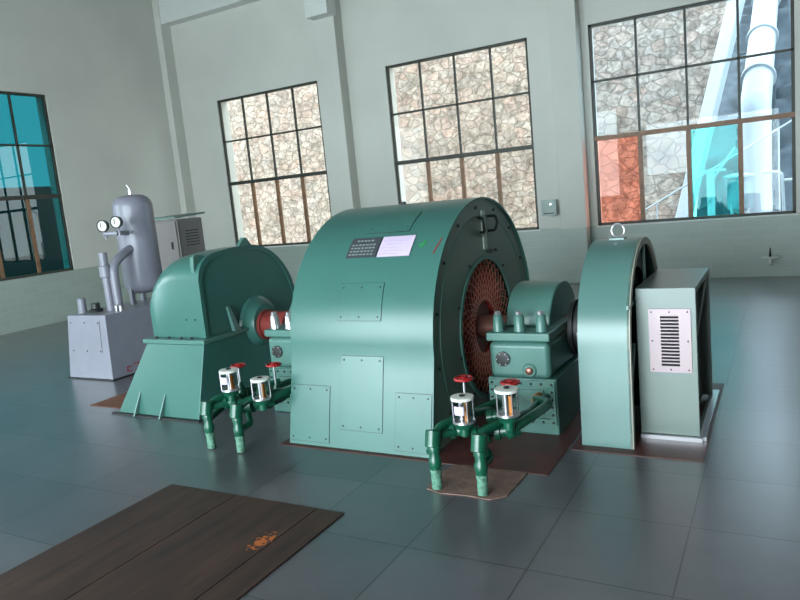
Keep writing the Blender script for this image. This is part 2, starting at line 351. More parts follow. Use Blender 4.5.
# ------------------------------------------------------------------ outside
MB().box(-45, 30, YB+.32, 60, -.35, -.12).build('ground', CONC, kind='structure')
MB().box(-45, XL-.3, -30, YB+.32, -.35, -.12).build('ground', CONC, kind='structure')
def relief(name, m, P, nu, nv, amp, label, cat, sc=1.1):
    bm = bmesh.new(); G = []
    for i in range(nu+1):
        row = []
        for j in range(nv+1):
            p, nrm = P(i/nu, j/nv); q = Vector(p)
            row.append(bm.verts.new(q+Vector(nrm)*amp*(noise.noise(q*sc)+.5*noise.noise(q*sc*2.7))))
        G.append(row)
    for i in range(nu):
        for j in range(nv): bm.faces.new((G[i][j], G[i+1][j], G[i+1][j+1], G[i][j+1]))
    mb = MB(); mb.bm = bm; return mb
H = 9.5
def edge(z): return -.66+.25*z
mb = relief('x', STONE, lambda u, v: ((-17+(edge(v*H)+17)*u, 14.0+.12*v*H, -.15+v*H), (0, -1, 0)), 150, 50, .12, '', '')
# thickness: top, end and back
ex = mb.bm
mb.hexa([(-17, 14.3, -.15), (-.72, 14.3, -.15), (-.72, 14.8, -.15), (-17, 14.8, -.15)], [(-17, 15.35, H-.1), (edge(H)-.05, 15.35, H-.1), (edge(H)-.05, 15.8, H-.1), (-17, 15.8, H-.1)])
tag(mb.build('retaining_wall', STONE), 'tall rough stone masonry retaining wall outside behind the windows', 'wall')
def along(z, dx, y): return (edge(z)+dx, y, z)
tag(MB().hexa([along(-.15, -.02, 13.75), along(-.15, .26, 13.75), along(-.15, .26, 14.8), along(-.15, -.02, 14.8)],
              [along(H, -.02, 14.9), along(H, .26, 14.9), along(H, .26, 15.8), along(H, -.02, 15.8)]).build('wall_coping', PIPEO, bevel=.03),
    'slanting white kerb up the right end of the stone wall outside', 'kerb')
mb = relief('x', SLATE, lambda u, v: ((-.6+9*u, 18.0+12*v, -.3+10*v), (0, -.7, .7)), 40, 60, .35, '', '')
for k in range(26): mb.box(.35, 1.4, 18.2+k*.45, 18.7+k*.45, -.3+k*.375, .12+k*.375)
tag(mb.build('hillside', SLATE), 'blue grey slate hillside climbing behind the large silver pipe', 'hillside')
def ray(px, py, y):
    d = f_+r_*(px-400)/689.16+u_*(300-py)/689.16; t = (y-CAM.y)/d.y; return CAM+d*t
# penstock: two pipe runs down the slope to a block
t = thing('penstock_pipe', (1.4, 15.5, -.12), 'thick silver white pipe coming down the hill, seen through the rightmost window', 'pipe')
a, b, c = Vector((1.17, 24, 6.82)), Vector((1.0, 17.2, 2.9)), Vector((1.0, 16.4, -.12))
MB().tube([b+(a-b)*1.6, b, c], .36, 24, .5).build('pipe', PIPEO, t)
for k in (.25, .6, 1.0): q = b+(a-b)*k; MB().cyl(q-(a-b).normalized()*.05, q+(a-b).normalized()*.05, .43, seg=28).build('flange', PIPEO, t)
MB().box(.5, 1.5, 15.9, 16.9, -.12, .35).build('saddle', CONC, t, bevel=.03)
t = thing('outdoor_tank', (.78, 13.6, -.12), 'pale cylindrical drum on short legs outside the rightmost window', 'tank')
MB().lathe([(0, .06), (.10, .24), (.74, .27), (.75, .31), (.79, .31), (.80, .27), (.84, .05)], (.80, 13.6, .64), (0, 0, 1), 28).build('drum', mat('pale_blue_drum', (104, 122, 130), .4), t)
for k in range(4):
    x, y = .80+.22*math.cos(PI/4+k*PI/2), 13.6+.22*math.sin(PI/4+k*PI/2); MB().box(x-.025, x+.025, y-.025, y+.025, -.12, .86).build('leg', PIPEO, t)
MB().lathe([(0, .09), (.25, .05)], (.80, 13.6, .42), (0, 0, 1), 14).build('outlet', PIPEO, t)
MB().box(.5, 1.1, 13.3, 13.9, -.12, .02).build('plinth', CONC, t)
t = thing('handrail', (0, 12.8, 0), 'thin white sloping handrail crossing the lower rightmost window', 'handrail')
A, B = ray(640, 213, 12.8), ray(796, 118, 12.8)
MB().tube([A, B], .018, 8).build('rail', PIPEO, t)
for k in (.12, .5, .9): p = A+(B-A)*k; MB().tube([(p.x, p.y, -.12), p], .015, 8).build('post', PIPEO, t)
t = thing('pipe_gate', (1.3, 12.6, -.12), 'white bent pipe frame standing right of the pale drum outside', 'pipe frame')
MB().tube([ray(763, 172, 13), ray(782, 172, 13), ray(784, 213, 13)], .03, 10, .1).build('frame', PIPEO, t)
p = ray(784, 180, 13); MB().tube([p, (p.x+.3, p.y, p.z), (p.x+.3, p.y, -.12)], .025, 10, .06).build('frame', PIPEO, t)
t = thing('pipe_stand', (.1, 13.2, -.12), 'white pipe stand with cross arm seen through the cyan pane', 'pipe stand')
p = ray(710, 172, 13.2); MB().cyl((p.x, p.y, -.12), (p.x, p.y, p.z), .07).build('post', PIPEO, t)
MB().box(p.x-.32, p.x+.3, p.y-.05, p.y+.05, p.z, p.z+.05).build('arm', PIPEO, t)
MB().tube([(p.x, p.y, p.z-.2), ray(735, 148, 13.2)], .03).build('brace', PIPEO, t)
MB().box(p.x-.2, p.x+.2, p.y-.2, p.y+.2, -.12, .1).build('foot', CONC, t)
tag(MB().box(-26, -24, -14, 34, -.12, 3.4).build('boundary_wall', mat('dark_wall', (60, 70, 66), .8)), 'dark low wall far outside the teal window', 'wall')

# ------------------------------------------------------------------ generator
AY, AZ, GX0, GX1 = 2.17, .62, -1.50, -.36
t = gen = thing('generator', ((GX0+GX1)/2, AY, 0), 'large green round-topped generator housing in the centre of the hall', 'generator')
def gprof(R=1.0, d=0, n=40):
    pts = [(1.03+d+.14*k/6, .62*k/6) for k in range(6)]
    for i in range(n+1):
        a = PI-.1-(PI-.2)*i/n if 0 else PI-PI*i/n
        pts.append((AY+R*math.cos(a), .62+(R-.02)*math.sin(a)))
    pts += [(2*AY-1.03-d-.14*k/6, .62*k/6) for k in range(5, -1, -1)]; return pts
def loop_solid(mb, o, i, x0, x1):      # open arch strip with thickness
    n = len(o); A = [mb.bm.verts.new((x0, *p)) for p in o]; B = [mb.bm.verts.new((x1, *p)) for p in o]
    Cc = [mb.bm.verts.new((x0, *p)) for p in i]; D = [mb.bm.verts.new((x1, *p)) for p in i]
    for k in range(n-1):
        mb.bm.faces.new((A[k], A[k+1], B[k+1], B[k])); mb.bm.faces.new((Cc[k], D[k], D[k+1], Cc[k+1]))
        mb.bm.faces.new((A[k], Cc[k], Cc[k+1], A[k+1])); mb.bm.faces.new((B[k], B[k+1], D[k+1], D[k]))
    for k in (0, n-1): mb.bm.faces.new((A[k], B[k], D[k], Cc[k]))
    return mb
loop_solid(MB(), gprof(), gprof(.985, .015), GX0, GX1).build('shell', GREEN, t)
def circ(R, n, a0=0): return [(AY+R*math.cos(a0+2*PI*i/n), AZ+R*math.sin(a0+2*PI*i/n)) for i in range(n)]
def end_plate(x0, x1, hole):
    n = 96; inner = circ(hole, n); outer = []
    P = gprof(.985, .015, 60)
    for k in range(n):        # ray from the axis to the housing outline
        a = 2*PI*k/n; dx, dz = math.cos(a), math.sin(a); best = None
        for (p, q) in zip(P, P[1:]+P[:1]):
            ex_, ez_ = q[0]-p[0], q[1]-p[1]; den = dx*ez_-dz*ex_
            if abs(den) < 1e-9: continue
            tt = ((p[0]-AY)*ez_-(p[1]-AZ)*ex_)/den; s_ = ((p[0]-AY)*dz-(p[1]-AZ)*dx)/den
            if tt > 0 and -1e-6 <= s_ <= 1+1e-6 and (best is None or tt < best): best = tt
        outer.append((AY+dx*best, AZ+dz*best))
    return MB().ringprism(outer, inner, x0, x1)
end_plate(GX1-.03, GX1-.018, .52).build('end_plate', ENDP, t)
end_plate(GX0+.018, GX0+.03, .52).build('end_plate', GREEN, t)
mb = MB(); mb.ringprism(circ(.545, 64), circ(.515, 64), GX1-.02, GX1-.006); mb.build('opening_rim', GREEN2, t)
MB().ring((GX1-.017, AY, AZ), (1, 0, 0), .855, .004, 64).build('seam_bead', GREEN2, t)
mb = MB().lathe([(0, .22), (0, .50), (-.25, .50), (-.25, .22)], (GX1-.10, AY, AZ), (1, 0, 0), 48, cap=False)
for k in range(44):
    a = 2*PI*k/44
    p = [(GX1-.10+.015*math.sin(s*PI/4), AY+(.24+.065*s)*math.cos(a+.08*s), AZ+(.24+.065*s)*math.sin(a+.08*s)) for s in range(5)]
    mb.tube(p, .013, 6)
mb.build('winding', COIL, t)
mb = MB()
for sgn in (1, -1):
    for k in range(40):
        a = 2*PI*k/40; mb.tube([(GX1-.045, AY+(.20+.065*s)*math.cos(a+sgn*.11*s), AZ+(.20+.065*s)*math.sin(a+sgn*.11*s)) for s in range(6)], .0034, 4)
mb.build('wire_guard', WIRE, t)
MB().lathe([(0, .09), (0, .21), (.03, .21), (.03, .10)], (GX1-.12, AY, AZ), (1, 0, 0), 40).build('seal_ring', DRED, t)
mb = MB().box(GX0+.05, GX1-.05, 1.4, 2.94, .0, .03); mb.build('bedplate', PITRED, t)
mb = MB()
for k in range(16): a = 2*PI*k/16+.1; mb.bolt((GX1-.018, AY+.91*math.cos(a), AZ+.91*math.sin(a)), (1, 0, 0), .011, .012) if AZ+.91*math.sin(a) > .03 else None
for k in range(10): a = 2*PI*k/10+.2; mb.bolt((GX1-.018, AY+.57*math.cos(a), AZ+.57*math.sin(a)), (1, 0, 0), .010, .010)
build_each(mb, 'bolt', DARK, t)
# strap with two hooks near the top of the end plate
MB().box(GX1-.018, GX1-.004, 2.17, 2.235, 1.21, 1.50).build('hinge_strap', mat('pale_strap', (168, 178, 166), .4), t, bevel=.003)
for dy, sg in ((-.075, -1), (.11, 1)):
    mb = MB().tube([(GX1-.018, 2.20+dy, 1.45), (GX1+.03, 2.20+dy+sg*.04, 1.45), (GX1+.04, 2.20+dy+sg*.05, 1.40), (GX1+.03, 2.20+dy+sg*.02, 1.34), (GX1-.018, 2.20+dy-sg*.02, 1.34)], .011, 8, .02)
    mb.build('hook', DARK, t)
MB().tube([(GX1-.005, 2.15, 1.46), (GX1+.02, 2.12, 1.43), (GX1+.02, 2.12, 1.36), (GX1-.005, 2.16, 1.31)], .008, 8, .01).build('latch', STEEL, t)
build_each(MB().box(GX1-.018, GX1-.002, 2.28, 2.32, 1.17, 1.20).box(GX1-.018, GX1-.002, 2.40, 2.42, 1.17, 1.19), 'catch', DARK, t)
def gy(z): return 1.03+(1.17-1.03)*z/.62 if z <= .62 else AY-math.sqrt(max(0, 1-((z-.62)/.98)**2))
def patch(x0, x1, z0, z1, off=0, th=.004, shear=0, n=10):
    mb = MB(); F = []
    for i in range(n+1):
        z = z0+(z1-z0)*i/n; y = gy(z); y2 = (gy(z+.01)-gy(z-.01))/.02; nn = Vector((0, -1, y2)).normalized(); d = shear*i/n
        F.append([mb.bm.verts.new(Vector((x+d, y, z))+nn*o) for o in (off-.001, off+th) for x in (x0, x1)])
    for a, b in zip(F, F[1:]):
        for i, j in ((0, 1), (1, 3), (3, 2), (2, 0)): mb.bm.faces.new((a[i], a[j], b[j], b[i]))
    mb.bm.faces.new([F[0][i] for i in (0, 2, 3, 1)]); mb.bm.faces.new([F[-1][i] for i in (0, 1, 3, 2)])
    return mb
def panel(x0, x1, z0, z1):
    o = patch(x0, x1, z0, z1, .0015, .003).build('access_panel', GREEN, t)
    patch(x0-.003, x1+.003, z0-.003, z1+.003, 0, .0012).build('panel_outline', DARK, o)  # dark outline added to draw the gap round the panel
    mb = MB()
    for x in (x0+.025, (x0+x1)/2, x1-.025):
        for z in (z0+.025, z1-.025): mb.bolt((x, gy(z)-.004, z), (0, -1, .15), .006, .006)
    build_each(mb, 'screw', DARK, o)
panel(-1.07, -.735, .13, .62); panel(-1.09, -.745, .86, 1.10); panel(-.635, -.372, .03, .395); panel(-1.49, -1.16, .03, .41); panel(-1.02, -.68, 1.42, 1.535)
np_ = patch(-1.11, -.865, 1.262, 1.385, .004, .006).build('nameplate', PLATE, t, bevel=.001)
mb = MB()
for i, z in enumerate((1.365, 1.34, 1.32, 1.30, 1.28)):
    for k in range(7 if i else 5):
        x = -1.09+.029*k+(.03 if not i else 0); q = patch(x, x+.018+.006*random.random(), z-.004, z+.004, .0105, .001, n=1); bmesh.ops.duplicate
        me_ = bpy.data.meshes.new('tmp'); q.bm.to_mesh(me_); q.bm.free(); mb.bm.from_mesh(me_); bpy.data.meshes.remove(me_)
mb.build('lettering', INK2, np_)
pp = patch(-.855, -.60, 1.262, 1.385, .004, .004).build('notice_sheet', PAPER, t)
mb = MB()
for i, z in enumerate((1.355, 1.335, 1.315, 1.295, 1.278)):
    q = patch(-.84+.03*(i % 2), -.66-.03*(i % 3), z-.002, z+.002, .0085, .001, n=1)
    me_ = bpy.data.meshes.new('tmp'); q.bm.to_mesh(me_); q.bm.free(); mb.bm.from_mesh(me_); bpy.data.meshes.remove(me_)
mb.build('faint_lines', INK, pp)
patch(-.535, -.525, 1.305, 1.355, .0, .002, .02, 2).build('painted_mark', GMARK, t); patch(-.555, -.505, 1.325, 1.333, .0, .002, 0, 1).build('painted_mark', GMARK, t)
patch(-.43, -.42, 1.27, 1.36, .0, .002, .03, 2).build('painted_mark', DRED, t)
MB().cyl((-1.0, AY-.03, 1.58), (-1.0, AY-.03, 1.62), .012).cyl((-1.0, AY-.03, 1.60), (-1.0, AY-.03, 1.615), .02).build('top_stud', DARK, t)

# ------------------------------------------------------------------ bearing pedestals
def bearing(cx, label):
    t = thing('bearing_pedestal', (cx, 2.17, 0), label, 'bearing', 'bearing pedestals beside the generator')
    X = lambda d: cx+d
    MB().box(X(-.24), X(.24), 1.62, 2.72, .0, .385).build('base', GREEN2, t, bevel=.012)
    MB().box(X(-.21), X(.21), 1.60, 2.74, .385, .635).build('body', GREEN2, t, bevel=.04, seg=4)
    MB().box(X(-.22), X(.22), 1.59, 2.75, .64, .70).build('lid', GREEN2, t, bevel=.012)
    prof = [(AY-.40, .70)]+[(AY+.34*math.cos(PI-PI*i/20), .70+.26*math.sin(PI-PI*i/20)) for i in range(21)]+[(AY+.40, .70)]
    MB().prism(prof, X(-.16), X(.16)).build('bearing_cap', GREEN2, t, bevel=.015)
    for d in (-.15, 0, .15):
        o = MB().lathe([(0, .04), (.10, .032), (.11, .024)], (X(d), 1.66, .70), (0, 0, 1), 18).build('peg', GREEN2, t)
        MB().lathe([(0, .022), (.022, .022), (.026, .016)], (X(d), 1.66, .81), (0, 0, 1), 6).build('nut', STEEL, o)
    o = MB().lathe([(0, .05), (.012, .05), (.014, .04)], (X(-.11), 1.60, .52), (0, -1, 0), 24).build('sight_window', DARK, t)
    mb = MB()
    for k in range(6): a = k*PI/3; mb.bolt((X(-.11)+.04*math.cos(a), 1.588, .52+.04*math.sin(a)), (0, -1, 0), .005, .006)
    build_each(mb, 'screw', STEEL, o)
    o = MB().lathe([(0, .05), (.01, .04)], (X(.07), 1.60, .445), (0, -1, 0), 20).build('plug_boss', GREEN2, t)
    MB().lathe([(0, .026), (.012, .026), (.02, .014)], (X(.07), 1.592, .445), (0, -1, 0), 14).build('drain_plug', COPPER, o)
    mb = MB(); x0, x1, z0, z1 = X(-.23), X(.23), .07, .375; f = .045
    mb.box(x0, x1, 1.605, 1.622, z1-f, z1).box(x0, x1, 1.605, 1.622, z0, z0+f).box(x0, x0+f, 1.605, 1.622, z0+f, z1-f).box(x1-f, x1, 1.605, 1.622, z0+f, z1-f)
    mb.build('cover_flange', GREEN2, t, bevel=.002)
    mb = MB()
    for k in range(7): x = x0+.022+(x1-x0-.044)*k/6; mb.bolt((x, 1.606, z1-.022), (0, -1, 0), .009, .01); mb.bolt((x, 1.606, z0+.022), (0, -1, 0), .009, .01)
    for k in range(1, 5): z = z0+.022+(z1-z0-.044)*k/5; mb.bolt((x0+.022, 1.606, z), (0, -1, 0), .009, .01); mb.bolt((x1-.022, 1.606, z), (0, -1, 0), .009, .01)
    build_each(mb, 'bolt', DARK, t)
    MB().box(X(-.15), X(.15), 1.607, 1.622, .14, .31).build('inspection_plate', GREEN2, t, bevel=.003)
    MB().lathe([(0, .03), (.05, .03), (.05, .022), (.09, .022)], (X(.12), 1.606, .27), (0, -1, 0), 14).build('brass_union', BRASS, t)
    return t
b1 = bearing(.05, 'pale green bearing block with three pegs, between generator and round guard')
b2 = bearing(-1.88, 'pale green bearing block mostly hidden behind the left edge of the generator')
# brighter steel pegs on the hidden block
for ch in b2.children:
    if ch.name.startswith('peg'): ch.data.materials[0] = STEEL; ch['label'] = 'bright steel peg'

# ------------------------------------------------------------------ shaft
t = thing('rotor_shaft', (-.9, AY, AZ), 'reddish brown horizontal shaft linking turbine, generator and round guard', 'shaft')
MB().cyl((-2.66, AY, AZ), (.60, AY, AZ), .088, seg=32).build('shaft', COPPER, t)
MB().lathe([(0, .09), (0, .14), (.05, .14), (.05, .125), (.30, .125), (.30, .09)], (-2.58, AY, AZ), (1, 0, 0), 36).build('coupling', DRED, t)
MB().lathe([(0, .09), (0, .20), (.03, .20), (.03, .17), (.045, .17), (.045, .20), (.07, .20), (.07, .09)], (.28, AY, AZ), (1, 0, 0), 40).build('flange', DARK, t)
MB().lathe([(0, .09), (0, .15), (.045, .15), (.045, .09)], (.355, AY, AZ), (1, 0, 0), 36).build('collar', GREEN2, t)
MB().tube([(.345, AY-.19, .62), (.36, AY-.20, .55), (.37, AY-.17, .44), (.38, AY-.12, .40)], .012, 8).build('clamp', STEEL, t)

# ------------------------------------------------------------------ flywheel guard
t = thing('flywheel_guard', (.62, 2.15, 0), 'narrow grey green round-topped guard standing at the right of the machine', 'machine guard')
GC, GR = (2.14, .62), .62
def aprof(R, y0, n=40): return [(y0+(GC[0]-R-y0)*k/6, GC[1]*k/6) for k in range(6)]+[(GC[0]+R*math.cos(PI-PI*i/n), GC[1]+R*math.sin(PI-PI*i/n)) for i in range(n+1)]+[(2*GC[0]-(y0+(GC[0]-R-y0)*k/6), GC[1]*k/6) for k in range(5, -1, -1)]
loop_solid(MB(), aprof(.62, 1.49), aprof(.605, 1.505), .47, .78).build('shell', GREY_GREEN, t)
loop_solid(MB(), aprof(.62, 1.49), aprof(.575, 1.535), .768, .786).build('rim', mat('beige_rim_paint', (156, 152, 138), .4), t)
loop_solid(MB(), aprof(.615, 1.495), aprof(.30, 1.80), .475, .485).build('side_plate', GREY_GREEN, t)
MB().box(.765, .78, 2.155, 2.18, .12, 1.20).build('guard_bar', GREY_GREEN, t)
MB().box(.765, .78, 1.55, 2.73, .86, .885).build('guard_bar', GREY_GREEN, t)
MB().hexa([(.765, 1.56, .40), (.78, 1.56, .40), (.78, 1.60, .40), (.765, 1.60, .40)], [(.765, 1.68, .62), (.78, 1.68, .62), (.78, 1.72, .62), (.765, 1.72, .62)]).build('brace', GREY_GREEN, t)
o = MB().box(.57, .67, 2.08, 2.18, 1.232, 1.25).build('lifting_pad', GREY_GREEN, t, bevel=.003)
MB().ring((.62, 2.13, 1.295), (.25, 1, 0), .045, .008, 28).build('lifting_ring', STEEL, o)
t = thing('flywheel', (.63, AY, .62), 'dark iron flywheel just visible inside the round guard', 'flywheel')
MB().lathe([(0, .09), (0, .14), (.03, .14), (.03, .42), (.0, .42), (.0, .535), (.19, .535), (.19, .42), (.15, .42), (.15, .14), (.19, .14), (.19, .09)], (.53, AY, .62), (1, 0, 0), 48, cap=False).build('wheel', DARK, t)

# ------------------------------------------------------------------ exciter cabinet with the vent
t = thing('exciter_cabinet', (.96, 2.1, 0), 'pale grey green box cabinet with shiny louvred vent, right of the round guard', 'cabinet')
x0, x1, y0, y1, zt = .788, 1.135, 1.73, 2.62, .96
MB().box(x0, x1, y0, y0+.015, .03, zt).build('front_panel', BOX_GREY, t, bevel=.004)
MB().box(x0, x1, y1-.015, y1, .03, zt).build('back_panel', BOX_GREY, t, bevel=.004)
MB().box(x0, x1, y0+.015, y1-.015, zt-.015, zt).build('top_panel', BOX_GREY, t)
mb = MB()
mb.box(x1-.02, x1, y0+.015, y0+.025, .03, zt-.015).box(x1-.02, x1, y1-.04, y1-.015, .03, zt-.015).box(x1-.02, x1, y0+.025, y1-.04, .03, .05).box(x1-.02, x1, y0+.025, y1-.04, zt-.035, zt-.015)
mb.build('side_frame', BOX_GREY, t)
MB().box(x0+.02, x1-.06, y0+.06, y1-.06, .05, zt-.06).build('inner_housing', DARK, t)
MB().tube([(x1-.01, 1.80, .66), (x1-.01, 2.50, 1.0-.06)], .009, 8).build('brace', BOX_GREY, t)
v = MB(); vx0, vx1, vz0, vz1 = .862, 1.104, .435, .832; sx0, sx1, sz0, sz1 = .930, 1.036, .475, .795; ya, yb = y0-.010, y0-.001
v.box(vx0, sx0, ya, yb, vz0, vz1).box(sx1, vx1, ya, yb, vz0, vz1).box(sx0, sx1, ya, yb, vz0, sz0).box(sx0, sx1, ya, yb, sz1, vz1)
n = 15; st = (sz1-sz0)/n
for k in range(n): z = sz0+st*(k+.5); v.box(sx0, sx1, ya, yb, z+.004, z+st/2+.0005)
vent = v.build('vent_plate', VENTM, t); vent['label'] = 'shiny pinkish steel plate with a column of slots'
MB().box(sx0-.004, sx1+.004, y0-.0015, y0+.001, sz0-.004, sz1+.004).build('slot_backing', BLACK, vent)  # black sheet added to stand for the dark inside the slots
mb = MB()
for x in (vx0+.018, (vx0+vx1)/2, vx1-.018):
    for z in (vz0+.018, (vz0+vz1)/2, vz1-.018):
        if not (x == (vx0+vx1)/2 and z == (vz0+vz1)/2): mb.bolt((x, ya, z), (0, -1, 0), .005, .005)
build_each(mb, 'screw', DARK, vent)
MB().box(.79, 1.15, 1.70, 1.735, .0, .028).box(1.12, 1.17, 1.735, 2.75, .0, .028).box(.79, .82, 1.735, 2.75, .0, .028).build('base_channel', STEEL, t)

# ------------------------------------------------------------------ pit frame, plates and concrete patch
tag(MB().box(-1.56, .40, .985, 3.35, .0005, .004).build('floor_sheet', PITRED), 'dark oxide red floor sheet under the generator and bearing block', 'floor sheet')
tag(MB().box(.42, 1.185, 1.40, 3.0, .0005, .005).build('floor_sheet', PITRED), 'oxide red floor sheet under the round guard and vented cabinet', 'floor sheet')
mb = MB(); bm = mb.bm
P = [(-.20, .62), (-.10, .585), (.05, .60), (.20, .59), (.27, .66), (.28, .985), (-.18, .985), (-.23, .8)]
bot = [bm.verts.new((x, y, .0005)) for x, y in P]; top = [bm.verts.new((x, y, .006)) for x, y in P]
bm.faces.new(bot[::-1]); bm.faces.new(top)
for k in range(len(P)): bm.faces.new((bot[k], bot[(k+1) % 8], top[(k+1) % 8], top[k]))
tag(mb.build('concrete_patch', PATCH), 'rough pinkish concrete patch around the feet of the nearer pipes', 'concrete patch')
tag(MB().box(-4.12, -3.70, 1.36, 2.6, .0005, .006).build('rusty_strip', RUSTB), 'rusty brown plate on the floor left of the turbine base', 'floor plate')
MK = (-.725, -.20, 0)
for (a, b, lab, mk) in ((-1.80, -1.262, 'rusty brown steel floor cover, leftmost wide one in the foreground', None),
                        (-1.256, -.672, 'rusty brown steel floor cover with an orange scrape, middle of the foreground', MK),
                        (-.666, -.49, 'narrow rusty brown steel floor cover, rightmost strip in the foreground', MK)):
    tag(MB().box(a, b, -2.4, .205, .0005, .008).build('floor_cover', rust_mat('rust_steel', mk), bevel=.001), lab, 'floor cover', 'steel floor covers in the foreground')

# ------------------------------------------------------------------ oil pipework with glass sight jars
def pipework(cx, label):
    t = thing('oil_pipework', (cx, .72, 0), label, 'pipework', 'green oil pipes in front of the bearing blocks')
    X = lambda d: cx+d
    Rp = .026
    for d, zt_, xe in ((-.14, .30, -.02), (.14, .30, .22)):
        MB().tube([(X(d), .64, .006), (X(d), .64, zt_), (X(d), .74, zt_+.04), (X(d)+.10, .95, zt_+.05), (X(xe), 1.25, zt_-.02), (X(xe), 1.60, .27)], Rp, 14, .05).build('pipe', PIPE, t)
        MB().lathe([(0, .030), (.10, .030), (.10, .034), (.115, .034)], (X(d), .64, .0062), (0, 0, 1), 16).build('foot_pipe', PIPE_WORN, t)
        MB().lathe([(0, .032), (.02, .038), (.05, .038), (.06, .031), (.10, .031), (.10, .037), (.13, .037), (.14, .030)], (X(d), .64, .13), (0, 0, 1), 16).build('union', PIPE, t)
        MB().lathe([(-.05, .03), (-.045, .045), (.045, .045), (.05, .03)], (X(d), .64, .30), (0, .3, 1), 16).build('elbow', PIPE, t)
    # valve bodies
    for d, y, z, r in ((-.05, .80, .30, .045), (.08, .82, .28, .055), (.20, .86, .30, .052), (.10, 1.0, .33, .04)):
        MB().lathe([(-.055, .03), (-.05, r), (-.02, r), (-.015, r*.75), (.015, r*.75), (.02, r), (.05, r), (.055, .03)], (X(d), y, z), (1, .25, .1), 18).build('valve_body', PIPE, t)
    MB().tube([(X(-.14), .66, .30), (X(-.05), .80, .30), (X(.08), .82, .28), (X(.20), .86, .30), (X(.28), 1.05, .30)], .022, 12, .03).build('cross_pipe', PIPE, t)
    MB().tube([(X(.08), .82, .22), (X(.15), .76, .17), (X(.15), .66, .17)], .022, 12, .03).build('cross_pipe', PIPE, t)
    MB().tube([(X(.27), .82, .33), (X(.33), 1.0, .35), (X(.34), 1.30, .33), (X(.17), 1.54, .27)], .028, 14, .08).build('pipe', PIPE, t)
    MB().tube([(X(-.20), .70, .19), (X(-.20), .90, .25), (X(-.10), 1.1, .30), (X(.0), 1.3, .32)], .024, 14, .06).build('pipe', PIPE, t)
    # handwheels
    for k, (d, y, z) in enumerate(((-.05, .92, .575), (.20, 1.02, .535))):
        h = MB().ring((X(d), y, z), (0, 0, 1), .05, .009, 24).lathe([(-.01, .018), (.012, .018)], (X(d), y, z), (0, 0, 1), 12)
        for q in range(4): a = q*PI/2; h.tube([(X(d), y, z), (X(d)+.05*math.cos(a), y+.05*math.sin(a), z)], .006, 6)
        h.build('handwheel', RED, t)
        o = MB().cyl((X(d), y, z-.22), (X(d), y, z), .008).build('valve_stem', STEEL, t)
        MB().lathe([(0, .04), (.03, .045), (.07, .028), (.11, .018)], (X(d), y, z-.26), (0, 0, 1), 16).build('valve_bonnet', PIPE, t)
        MB().lathe([(-.06, .035), (.06, .035)], (X(d), y, z-.26), (0, 1, 0), 16).build('valve_body', PIPE, t)
    for k, (d, y, z) in enumerate(((.01, .75, .385), (.265, .78, .435))):
        MB().lathe([(0, .03), (.05, .03)], (X(d), y, z-.09), (0, 0, 1), 14).lathe([(0, .05), (.03, .06), (.035, .066)], (X(d), y, z-.045), (0, 0, 1), 20).build('jar_seat', PIPE, t)
        MB().tube([(X(d), y, z-.07), (X(d), y+.03, .30), (X(d)+.02, y+.08, .30)], .024, 12, .02).build('pipe', PIPE, t)
        j = MB().lathe([(0, .058), (.125, .061)], (X(d), y, z), (0, 0, 1), 28).build('glass_jar', CLEARJ, t)
        MB().lathe([(0, .066), (.014, .066)], (X(d), y, z-.012), (0, 0, 1), 28).build('base_ring', STEEL, j)
        MB().lathe([(0, .066), (.016, .066), (.018, .05)], (X(d), y, z+.122), (0, 0, 1), 28).build('lid', WHITE, j)
        MB().bolt((X(d), y, z+.14), (0, 0, 1), .018, .008).build('lid_knob', DARK, j)
        MB().cyl((X(d)-.01, y, z+.002), (X(d)-.01, y, z+.11), .012).build('inner_tube', STEEL, j)
        MB().box(X(d)+.012, X(d)+.03, y-.012, y+.012, z+.002, z+.10).build('float', BRASS, j)
        for q in range(4):
            a = PI/4+q*PI/2; MB().cyl((X(d)+.061*math.cos(a), y+.061*math.sin(a), z+.002), (X(d)+.061*math.cos(a), y+.061*math.sin(a), z+.122), .004, seg=8).build('tie_rod', STEEL, j)
        if k == 0:
            mb = MB(); G = [[mb.bm.verts.new((X(d)+.0645*math.sin(a), y-.0645*math.cos(a), z_)) for a in (-.45, -.22, 0, .22, .45)] for z_ in (z+.045, z+.095)]
            G2 = [[mb.bm.verts.new((X(d)+.0618*math.sin(a), y-.0618*math.cos(a), z_)) for a in (-.45, -.22, 0, .22, .45)] for z_ in (z+.045, z+.095)]
            for q in range(4):
                mb.bm.faces.new((G[0][q], G[0][q+1], G[1][q+1], G[1][q])); mb.bm.faces.new((G2[0][q+1], G2[0][q], G2[1][q], G2[1][q+1]))
            mb.build('paper_label', PAPER, j)
    return t
p1 = pipework(0, 'green oil pipes with two glass jars, right of the generator front')
p2 = copy_tree(p1); p2.location = (-1.88, .87, 0)
for nm, dz in (('glass_jar', (.04, -.07)), ('jar_seat', (.04, -.07)), ('handwheel', (-.03, -.0)), ('valve_stem', (-.03, 0))):
    for ch, z in zip(sorted([c for c in p2.children if c.name.startswith(nm)], key=lambda c: c.name), dz): ch.location.z += z
p2['label'] = 'green oil pipes with two glass jars, between turbine base and generator'

